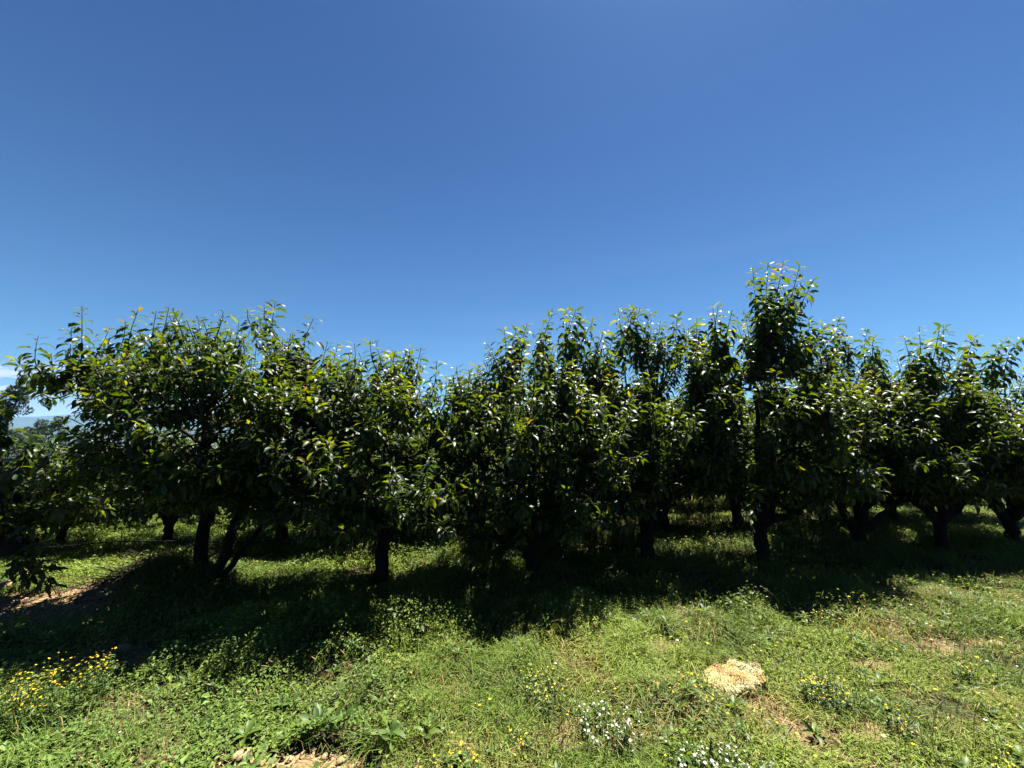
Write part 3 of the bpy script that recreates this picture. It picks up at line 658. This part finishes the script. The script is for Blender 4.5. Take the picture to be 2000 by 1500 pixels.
# tall wild barley with pale seed heads
def build_barley(seed):
    g = np.random.default_rng(seed); px = []
    for (qx, qy, sx, sy, n) in ((30, 1260, 70, 30, 70), (130, 1260, 50, 25, 70), (180, 1300, 60, 30, 40), (340, 1240, 80, 20, 50), (640, 1210, 60, 25, 60), (1060, 1460, 90, 35, 90), (1250, 1480, 120, 20, 70),
                                (980, 1420, 60, 40, 40), (600, 1360, 60, 30, 40), (1650, 1340, 60, 30, 50), (1800, 1460, 120, 30, 90), (1620, 1250, 120, 30, 70), (1200, 1180, 90, 20, 30), (420, 1200, 60, 30, 40), (1500, 1480, 60, 15, 30), (1930, 1330, 50, 60, 40)):
        c = gnd(qx, qy); rr = sx / FPX * c[1]
        px.append(np.stack([c[0] + g.normal(0, rr * .7, n), c[1] + g.normal(0, .09 + .002 * sy, n)], -1))
    q = np.concatenate(px); q = q[g.uniform(0, 1, len(q)) < .62]; n = len(q); V = []; F4 = []; C = []; k = 0
    tb = Tubes(); cols = []
    for i in range(n):
        x, y = q[i]; z = float(ground_z(x, y)); h = g.uniform(.09, .24); th = g.uniform(0, 6.28); ln = g.uniform(.1, .55) * h
        d = np.array([math.cos(th), math.sin(th), 0]); a = np.array([x, y, z]); e = a + d * ln + np.array([0, 0, h])
        Q = bez(a, a + np.array([0, 0, h * .7]), e, 6)
        T = norm((Q[-1] - Q[-2])[None])[0]; T = norm((T + d * .4)[None])[0]
        hl = g.uniform(.035, .065)
        P = np.concatenate([Q, [e + T * hl * .25, e + T * hl * .6, e + T * hl]])
        rad = np.array([.001] * 6 + [.0036, .0034, .0005]); n0 = tb.n
        tb.add(P, rad, 5, cap=False)
        stc = np.array([.11, .15, .035]) * g.uniform(.8, 1.2); hd = (np.array([.20, .22, .07]) if g.uniform() < .6 else np.array([.26, .21, .09])) * g.uniform(.8, 1.1)
        cc = np.repeat(np.array([stc] * 6 + [hd] * 3), 5, 0); cols.append(cc)
    return mesh_np('seed_grass', np.concatenate(tb.V), [np.concatenate(tb.F)], [M_veg], {'col': ('COLOR', np.concatenate(cols))})
tag(link('seed_grass', build_barley(31)), 'taller wild grass stalks with pale feathery seed heads scattered in the meadow', 'grass', kind='stuff')

# broad-leaved rosettes (docks, thistles)
def build_rosettes(seed):
    g = np.random.default_rng(seed); p = []; d = []; z = []; b = []; t = []
    x, y = sample(15, 1.9, 5.2, seed, .3)
    ex = [gnd(*q) for q in ((520, 1490), (480, 1445), (620, 1440), (560, 1465), (660, 1450), (700, 1430), (650, 1330), (1430, 1400), (1250, 1410), (760, 1480), (830, 1480), (1680, 1330), (1720, 1340), (590, 1430), (1660, 1200), (370, 1260), (400, 1250), (420, 1270))]
    x = np.concatenate([x] + [[e[0]] for e in ex]); y = np.concatenate([y] + [[e[1]] for e in ex])
    for i in range(len(x)):
        if not clear_of_fleece(x[i], y[i]): continue
        if bareness(x[i:i + 1], y[i:i + 1])[0] > .8 and i < len(x) - len(ex): continue
        m = g.integers(6, 14); th = np.arange(m) * 2.4 + g.uniform(0, 6); e = g.uniform(.2, 1.1, m)
        s = g.uniform(.035, .085) * (1.35 if i >= len(x) - len(ex) else 1)
        hh = veg_h(x[i:i + 1], y[i:i + 1])[0] * .6
        p.append(np.stack([x[i] + .008 * np.cos(th), y[i] + .008 * np.sin(th), ground_z(x[i], y[i]) + hh + .01 + 0 * th], -1))
        d.append(np.stack([np.cos(th) * np.cos(e), np.sin(th) * np.cos(e), np.sin(e)], -1)); z.append(s * g.uniform(.6, 1.1, m)); b.append(g.uniform(.4, 1.3, m)); t.append(g.uniform(0, .8, m))
    p = np.concatenate(p); n = len(p)
    return leaves_mesh('broadleaf_weeds', p, np.concatenate(d), np.concatenate(z), np.concatenate(b), np.concatenate(t), .17, g.normal(0, .3, n), [M_vine])
tag(link('broadleaf_weeds', build_rosettes(61)), 'broad-leaved dock and thistle rosettes dotted through the grass', 'weeds', kind='stuff')

# straw and twigs on bare soil
def build_litter(seed):
    g = np.random.default_rng(seed); x, y = sample(900, 1.8, 6.5, seed); b = bareness(x, y)
    keep = g.uniform(0, 1, len(x)) < .08 + b; x = x[keep]; y = y[keep]; n = len(x); z = ground_z(x, y) + .006 + g.uniform(0, .012, n)
    th = g.uniform(0, 3.14, n); ln = g.uniform(.01, .04, n)[:, None]; d = np.stack([np.cos(th), np.sin(th), g.normal(0, .25, n)], -1); s = np.stack([-np.sin(th), np.cos(th), 0 * th], -1) * g.uniform(.0008, .002, n)[:, None]
    p = np.stack([x, y, z], -1); v = np.stack([p - d * ln - s, p + d * ln - s, p + d * ln + s, p - d * ln + s], 1).reshape(-1, 3)
    c = np.array([.30, .22, .11]) * g.uniform(.4, 1.1, n)[:, None]
    return mesh_np('straw_litter', v, [np.arange(n * 4).reshape(-1, 4)], [M_dry], {'col': ('COLOR', np.repeat(c, 4, 0))}, smooth=False)
tag(link('straw_litter', build_litter(71)), 'dry straw bits and fallen stems lying on the bare soil patches', 'straw', kind='stuff')

# flower clumps
def clump(px, py, sx, sy, n, kind, label, seed, hgt=.13):
    if px == 110: hgt = .24
    g = np.random.default_rng(seed); c = gnd(px, py, hgt * .9); c[2] = float(ground_z(c[0], c[1])); sc_ = c[1] / math.cos(0)
    rx = sx / FPX * sc_; ry = sy / FPX * sc_ * 1.7
    r = empty('daisy_clump' if kind == 'w' else 'buttercup_clump', c); tag(r, label, 'flowers', 'white daisy clumps' if kind == 'w' else 'yellow flower clumps')
    th = g.uniform(0, 6.28, n); q = np.sqrt(g.uniform(0, 1, n)); x = rx * q * np.cos(th) + g.normal(0, rx * .12, n); y = ry * q * np.sin(th)
    h = hgt * g.uniform(.6, 1.15, n); zz = ground_z(x + c[0], y + c[1]) - c[2]
    tb = Tubes(); P = []; 
    for i in range(n):
        e = np.array([x[i] + g.normal(0, .015), y[i] + g.normal(0, .015), zz[i] + h[i]]); a = np.array([x[i], y[i], zz[i] - .01])
        tb.add(bez(a, (a + e) / 2 + g.normal(0, .004, 3), e, 4), [.0013] * 4, 4, cap=False); P.append(e)
    st = mesh_np('stems', np.concatenate(tb.V), [np.concatenate(tb.F)], [M_veg], {'col': ('COLOR', np.tile([[.07, .11, .02]], (tb.n, 1)))})
    link('stems', st, r)
    # small leaves on the stems
    m = n * 9; k = g.integers(0, n, m); u = g.uniform(.1, .95, m); P = np.array(P); base = np.stack([x, y, zz], -1)
    pp = base[k] * (1 - u)[:, None] + P[k] * u[:, None]; t2 = g.uniform(0, 6.28, m); d = np.stack([np.cos(t2), np.sin(t2), g.uniform(-.1, .8, m)], -1)
    lf = leaves_mesh('leaves', pp, d, g.uniform(.014, .034, m), g.uniform(.2, .9, m), g.uniform(0, .7, m), .16, g.normal(0, .4, m), [M_vine])
    link('leaves', lf, r)
    # petals: a shallow dish of five to nine petals and a centre disc
    V = []; F3 = []; C = []; k0 = 0
    for i in range(n):
        R0 = g.uniform(.0032, .0078) * (1.0 if kind == 'y' else 1.15); tilt = norm((np.array([g.normal(0, .35), g.normal(-.25, .35), 1.0]))[None])[0]
        A = norm(np.cross(tilt, [1, 0.2, 0])[None])[0]; B = np.cross(tilt, A); np_ = 5 if kind == 'y' else 9
        cc = P[i]; pc = np.array([.60, .44, .02]) if kind == 'y' else np.array([.6, .6, .58]); pc = pc * g.uniform(.85, 1.05)
        for j in range(np_):
            a0 = 2 * math.pi * j / np_; w_ = math.pi / np_ * .85
            tip = cc + R0 * (math.cos(a0) * A + math.sin(a0) * B) + tilt * R0 * .25
            l_ = cc + R0 * .7 * (math.cos(a0 - w_) * A + math.sin(a0 - w_) * B) + tilt * R0 * .12
            r_ = cc + R0 * .7 * (math.cos(a0 + w_) * A + math.sin(a0 + w_) * B) + tilt * R0 * .12
            V += [cc, l_, tip, r_]; F3 += [[k0, k0 + 1, k0 + 2, k0 + 3]]; C += [pc] * 4; k0 += 4
        dc = np.array([.65, .42, .02])
        for j in range(6):
            a0 = math.pi * j / 3; a1 = math.pi * (j + 1) / 3; rd = R0 * .32
            V += [cc + tilt * R0 * .3, cc + tilt * R0 * .12 + rd * (math.cos(a0) * A + math.sin(a0) * B), cc + tilt * R0 * .12 + rd * (math.cos((a0 + a1) / 2) * A + math.sin((a0 + a1) / 2) * B), cc + tilt * R0 * .12 + rd * (math.cos(a1) * A + math.sin(a1) * B)]
            F3 += [[k0, k0 + 1, k0 + 2, k0 + 3]]; C += [dc] * 4; k0 += 4
    link('blossoms', mesh_np('blossoms', np.array(V), [np.array(F3)], [M_petal], {'col': ('COLOR', np.array(C))}, smooth=False), r)
for (px, py, sx, sy, n, kd, lab) in (
    (110, 1320, 62, 50, 200, 'y', 'largest clump of yellow flowers, at the left edge of the grass'),
    (1055, 1330, 34, 32, 46, 'y', 'yellow flower clump in the middle of the sunlit grass, left of the daisies'),
    (1355, 1345, 42, 32, 80, 'y', 'yellow flower clump touching the left side of the shaggy straw-coloured fleece'),
    (1612, 1335, 42, 26, 90, 'y', 'dense yellow flower clump to the right of the fleece'),
    (1608, 1205, 28, 14, 40, 'y', 'yellow flower clump at the shadow edge under the tallest tree'),
    (880, 1485, 45, 20, 48, 'y', 'small yellow flower clump at the bottom edge beside the bare soil'),
    (1012, 1440, 22, 25, 14, 'y', 'sparse yellow flowers left of the big daisy clump'),
    (1770, 1400, 32, 18, 24, 'y', 'sparse yellow flowers among broad leaves right of the fleece'),
    (1965, 1490, 40, 14, 14, 'y', 'yellow flowers in the bottom right corner of the grass'),
    (1885, 1300, 18, 6, 18, 'y', 'few yellow flowers near the bare patch at the right'),
    (1185, 1400, 55, 36, 62, 'w', 'white daisy clump in the middle of the foreground grass'),
    (1410, 1480, 85, 26, 70, 'w', 'wide white daisy clump along the bottom edge below the fleece')):
    clump(px, py, sx, sy, n, kd, lab, int(px * 3 + py))
# scattered single flowers
g = np.random.default_rng(88); x, y = sample(9, 2.0, 4.2, 88); keep = (g.uniform(0, 1, len(x)) < np.clip(.25 + .3 * x, .1, 1)); x = x[keep]; y = y[keep]
V = []; C = []; F = []; k0 = 0
for i in range(len(x)):
    z = float(ground_z(x[i], y[i])) + float(veg_h(x[i], y[i])) + .04; cc = np.array([x[i], y[i], z]); pc = [.6, .44, .02] if g.uniform() < .8 else [.6, .6, .58]; R0 = g.uniform(.005, .0085)
    for j in range(5):
        a0 = j * 1.2566 + i; V += [cc, cc + R0 * np.array([math.cos(a0 - .5), math.sin(a0 - .5), .15]), cc + R0 * 1.35 * np.array([math.cos(a0), math.sin(a0), .3]), cc + R0 * np.array([math.cos(a0 + .5), math.sin(a0 + .5), .15])]
        F.append([k0, k0 + 1, k0 + 2, k0 + 3]); C += [pc] * 4; k0 += 4
    V += [cc, cc + np.array([.001, 0, 0]), cc + np.array([.001, 0, -.09]), cc + np.array([-.001, 0, -.09])]; F.append([k0, k0 + 1, k0 + 2, k0 + 3]); C += [[.1, .16, .03]] * 4; k0 += 4
tag(link('wildflowers', mesh_np('wildflowers', np.array(V), [np.array(F)], [M_petal], {'col': ('COLOR', np.array(C))}, smooth=False)), 'single yellow and white wildflowers scattered through the meadow', 'wildflowers', kind='stuff')

# ------------------------------------------------------------------ stones and clods
def stone(px, py, r, label, seed, group='pale stones on the bare soil'):
    g = np.random.default_rng(seed); c = gnd(px, py); n1, n2 = 14, 9
    th = np.linspace(0, 2 * math.pi, n1, endpoint=False)[None]; ph = np.linspace(.08, math.pi - .08, n2)[:, None]
    d = np.stack([np.cos(th) * np.sin(ph), np.sin(th) * np.sin(ph), np.cos(ph) + 0 * th], -1)
    rr = 1 + .35 * (vn(d[..., 0] * 2 + seed, d[..., 1] * 2 + d[..., 2] * 1.7, 1, seed) - .5) + .18 * (vn(d[..., 0] * 5 + seed, d[..., 1] * 5 + d[..., 2] * 4, 1, seed + 1) - .5)
    V = (d * rr[..., None] * r * np.array([1.2, .9, .62])).reshape(-1, 3); V = np.concatenate([V, [[0, 0, r * .62]], [[0, 0, -r * .62]]])
    F = []; T = []
    for a in range(n2 - 1):
        for b_ in range(n1): F.append([a * n1 + b_, (a + 1) * n1 + b_, (a + 1) * n1 + (b_ + 1) % n1, a * n1 + (b_ + 1) % n1])
    for b_ in range(n1): T.append([n1 * n2, b_, (b_ + 1) % n1]); T.append([n1 * n2 + 1, (n2 - 1) * n1 + (b_ + 1) % n1, (n2 - 1) * n1 + b_])
    o = link('stone', mesh_np('stone', V, [np.array(F), np.array(T)], [M_stone]), loc=(c[0], c[1], float(ground_z(c[0], c[1])) + r * .3)); o.rotation_euler = (0, 0, g.uniform(0, 6))
    tag(o, label, 'stone', group)
for k, (px, py, r, lab) in enumerate(((470, 1475, .034, 'largest tan stone at the bottom, at the left end of the bare soil'), (487, 1486, .024, 'pale stone tucked against the largest stone at the bottom edge'),
      (565, 1480, .020, 'rounded tan stone on the bare soil, right of the broad dock leaf'), (637, 1478, .022, 'small tan stone at the upper middle of the bare soil patch'),
      (668, 1488, .024, 'tan stone at the right end of the bare soil patch'), (32, 1335, .06, 'flat tan stone in the grass left of the large yellow flower clump'),
      (55, 1128, .07, 'large pale stone under the left edge tree, uppermost of its kind'), (8, 1150, .085, 'large pale stone cut off by the left frame edge'),
      (200, 1310, .045, 'tan stone right of the large yellow flower clump'), (240, 1272, .05, 'tan stone at the edge of the tree shadow at the left'),
      (315, 1250, .05, 'lit tan stone just below the dirt mound'), (1950, 1268, .05, 'pale stone on the bare patch near the right edge'),
      (855, 1495, .02, 'tiny tan stone at the bottom by the small yellow flowers'))):
    stone(px, py, r, lab, 40 + k)
g = np.random.default_rng(12)   # gravel: too many to count
Vs = []; Fs = []; k0 = 0
bx, by = sample(420, 1.75, 5.2, 12); kp = g.uniform(0, 1, len(bx)) < np.clip(bareness(bx, by) - .35, 0, 1); bx = bx[kp]; by = by[kp]
oc = np.array([[1, 0, 0], [0, 1, 0], [-1, 0, 0], [0, -1, 0], [0, 0, 1], [0, 0, -1]], float); of = np.array([[0, 1, 4], [1, 2, 4], [2, 3, 4], [3, 0, 4], [1, 0, 5], [2, 1, 5], [3, 2, 5], [0, 3, 5]])
for i in range(len(bx)):
    r = g.uniform(.003, .013) * (1.6 if bx[i] < -2.5 else 1); Vs.append(oc * r * g.uniform(.6, 1.3, (6, 3)) * np.array([1, 1, .7]) + np.array([bx[i], by[i], float(ground_z(bx[i], by[i])) + r * .3])); Fs.append(of + k0); k0 += 6
tag(link('gravel', mesh_np('gravel', np.concatenate(Vs), [np.concatenate(Fs)], [M_stone], smooth=False)), 'tan soil clods and gravel on the bare earth', 'gravel', kind='stuff')

# ------------------------------------------------------------------ brush on the dirt mound
tb = Tubes(); g = np.random.default_rng(14)
c = gnd(270, 1165)
for i in range(240):
    x = c[0] + np.clip(g.normal(0, .42), -.75, .75); y = c[1] + .15 + np.clip(g.normal(0, .25), -.45, .45); z = float(ground_z(x, y)); th = g.uniform(0, 6.28); ln = g.uniform(.08, .38)
    d = np.array([math.cos(th), math.sin(th), g.uniform(-.1, .45)]); a = np.array([x, y, z + g.uniform(0, .03)])
    e = a + d * ln; e[2] = max(e[2], float(ground_z(e[0], e[1])) + .01); tb.add(bez(a, (a + e) / 2 + g.normal(0, .02, 3), e, 5), np.linspace(.0045, .0015, 5), 5, cap=False)
tag(link('brush_pile', tb.mesh('brush_pile', M_twig)), 'heap of dry pruned twigs on the dirt mound left of the three-stemmed tree', 'brush pile')
tb = Tubes(); a = at(293, 1130, 4.15); a[2] = float(ground_z(a[0], a[1])) - .03; e = at(296, 1068, 4.15)
tb.add(bez(a, a * .5 + e * .5 + np.array([-.03, 0, 0]), e, 8), np.linspace(.008, .004, 8), 6, .05, seed=1)
tag(link('dead_stick', tb.mesh('dead_stick', M_twig)), 'single bare pale stick standing upright on top of the dirt mound', 'stick')

# ------------------------------------------------------------------ shaggy fleece
c = gnd(1433, 1325, .06); c[2] = float(ground_z(c[0], c[1])) + .03
fl = empty('fleece', c); tag(fl, 'shaggy straw-coloured sheepskin-like fleece lying crumpled on the grass', 'fleece')
outl = [(1376, 1330), (1377, 1318), (1384, 1306), (1397, 1299), (1410, 1306), (1418, 1302), (1424, 1293), (1435, 1291), (1446, 1299), (1455, 1296), (1475, 1296), (1484, 1304), (1486, 1315), (1494, 1330), (1480, 1333), (1466, 1337), (1450, 1338), (1440, 1352), (1425, 1356), (1412, 1347), (1398, 1338), (1386, 1334)]
O = np.array([gnd(*q, .06) for q in outl])[:, :2] - c[:2]
def inside(P):
    x, y = P[:, 0], P[:, 1]; r = np.zeros(len(P), bool); j = len(O) - 1
    for i in range(len(O)):
        cnd = ((O[i, 1] > y) != (O[j, 1] > y)) & (x < (O[j, 0] - O[i, 0]) * (y - O[i, 1]) / (O[j, 1] - O[i, 1] + 1e-9) + O[i, 0]); r ^= cnd; j = i
    return r
def cen_O(Q): return O.mean(0) + (Q - O.mean(0)) * g.uniform(.93, 1.0, (len(Q), 1))
def fz(x, y): return .012 + .022 * vn(x, y, 13, 5) + .02 * vn(x, y, 31, 6)
g = np.random.default_rng(3)
rings = []; cen = O.mean(0)
Od = np.array([O[int(i)] * (1 - (i % 1)) + O[(int(i) + 1) % len(O)] * (i % 1) for i in np.arange(0, len(O), .5)])
for s_ in (1.0, .93, .75, .5, .25):
    Q = cen + (Od - cen) * s_; zz = fz(Q[:, 0], Q[:, 1]) * (-0.3 if s_ == 1 else (.8 if s_ > .9 else 1)); rings.append(np.column_stack([Q, zz]))
m_ = len(Od); V = np.concatenate(rings + [[[cen[0], cen[1], float(fz(cen[0], cen[1]))]]]); F = []; T = []
for a in range(4):
    for b_ in range(m_): F.append([a * m_ + b_, a * m_ + (b_ + 1) % m_, (a + 1) * m_ + (b_ + 1) % m_, (a + 1) * m_ + b_])
for b_ in range(m_): T.append([4 * m_ + b_, 4 * m_ + (b_ + 1) % m_, 5 * m_])
link('hide', mesh_np('hide', V, [np.array(F), np.array(T)], [M_fur], {'col': ('COLOR', np.tile([[.55, .43, .21]], (len(V), 1)))}), fl)
P = g.uniform(O.min(0), O.max(0), (30000, 2)); P = P[inside(P)]
q_ = g.uniform(0, len(O), 5000); i0 = q_.astype(int); f_ = (q_ - i0)[:, None]; Pb = O[i0] * (1 - f_) + O[(i0 + 1) % len(O)] * f_; Pb = cen_O(Pb); P = np.concatenate([P, Pb]); n = len(P)
flow = np.stack([vn(P[:, 0], P[:, 1], 9, 21) - .5, vn(P[:, 0], P[:, 1], 9, 22) - .75], -1) * 2
flow[-5000:] = norm(P[-5000:] - O.mean(0)) * .8
d = norm(np.column_stack([flow * 1.4 + g.normal(0, .14, (n, 2)), g.uniform(.1, .6, n)])); ln = g.uniform(.012, .034, n)[:, None]; ln[-5000:] *= .6; ln[g.uniform(0, 1, n) < .04] *= 1.9
p = np.column_stack([P, fz(P[:, 0], P[:, 1])]); s = norm(np.cross(d, np.array([0, 0, 1.0]) + g.normal(0, .3, (n, 3)))) * .0014
mid = p + d * ln * .55; tip = p + d * ln - np.array([0, 0, 1]) * ln * .4
V = np.stack([p - s, p + s, mid - s, mid + s, tip], 1).reshape(-1, 3); b_ = np.arange(0, len(V), 5)[:, None]
br_ = np.clip((fbm(P[:, 0], P[:, 1], 8, 33, 2) - .5) * 4.0, 0, .9)[:, None]
cc = (np.array([.64, .53, .28]) * (1 - br_) + np.array([.50, .31, .10]) * br_) * g.uniform(.75, 1.1, n)[:, None]
link('wool', mesh_np('wool', V, [b_ + np.array([0, 1, 3, 2]), b_ + np.array([2, 3, 4])], [M_fur], {'col': ('COLOR', np.repeat(cc, 5, 0))}, smooth=False), fl)

# ------------------------------------------------------------------ the air over the valley
m, n, l = mat('air'); o = n.new('ShaderNodeOutputMaterial'); v = n.new('ShaderNodeVolumePrincipled'); v.inputs['Density'].default_value = .00013
v.inputs['Color'].default_value = (.30, .56, 1, 1); v.inputs['Anisotropy'].default_value = .0; l.new(v.outputs[0], o.inputs['Volume'])
x0, x1, y0, y1, z0, z1 = -6500, 6500, -6500, 6500, -60, 200
V = np.array([[x0, y0, z0], [x1, y0, z0], [x1, y1, z0], [x0, y1, z0], [x0, y0, z1], [x1, y0, z1], [x1, y1, z1], [x0, y1, z1]])
F = np.array([[0, 3, 2, 1], [4, 5, 6, 7], [0, 1, 5, 4], [1, 2, 6, 5], [2, 3, 7, 6], [3, 0, 4, 7]])
tag(link('haze', mesh_np('haze', V, [F], [m], smooth=False)), kind='stuff')
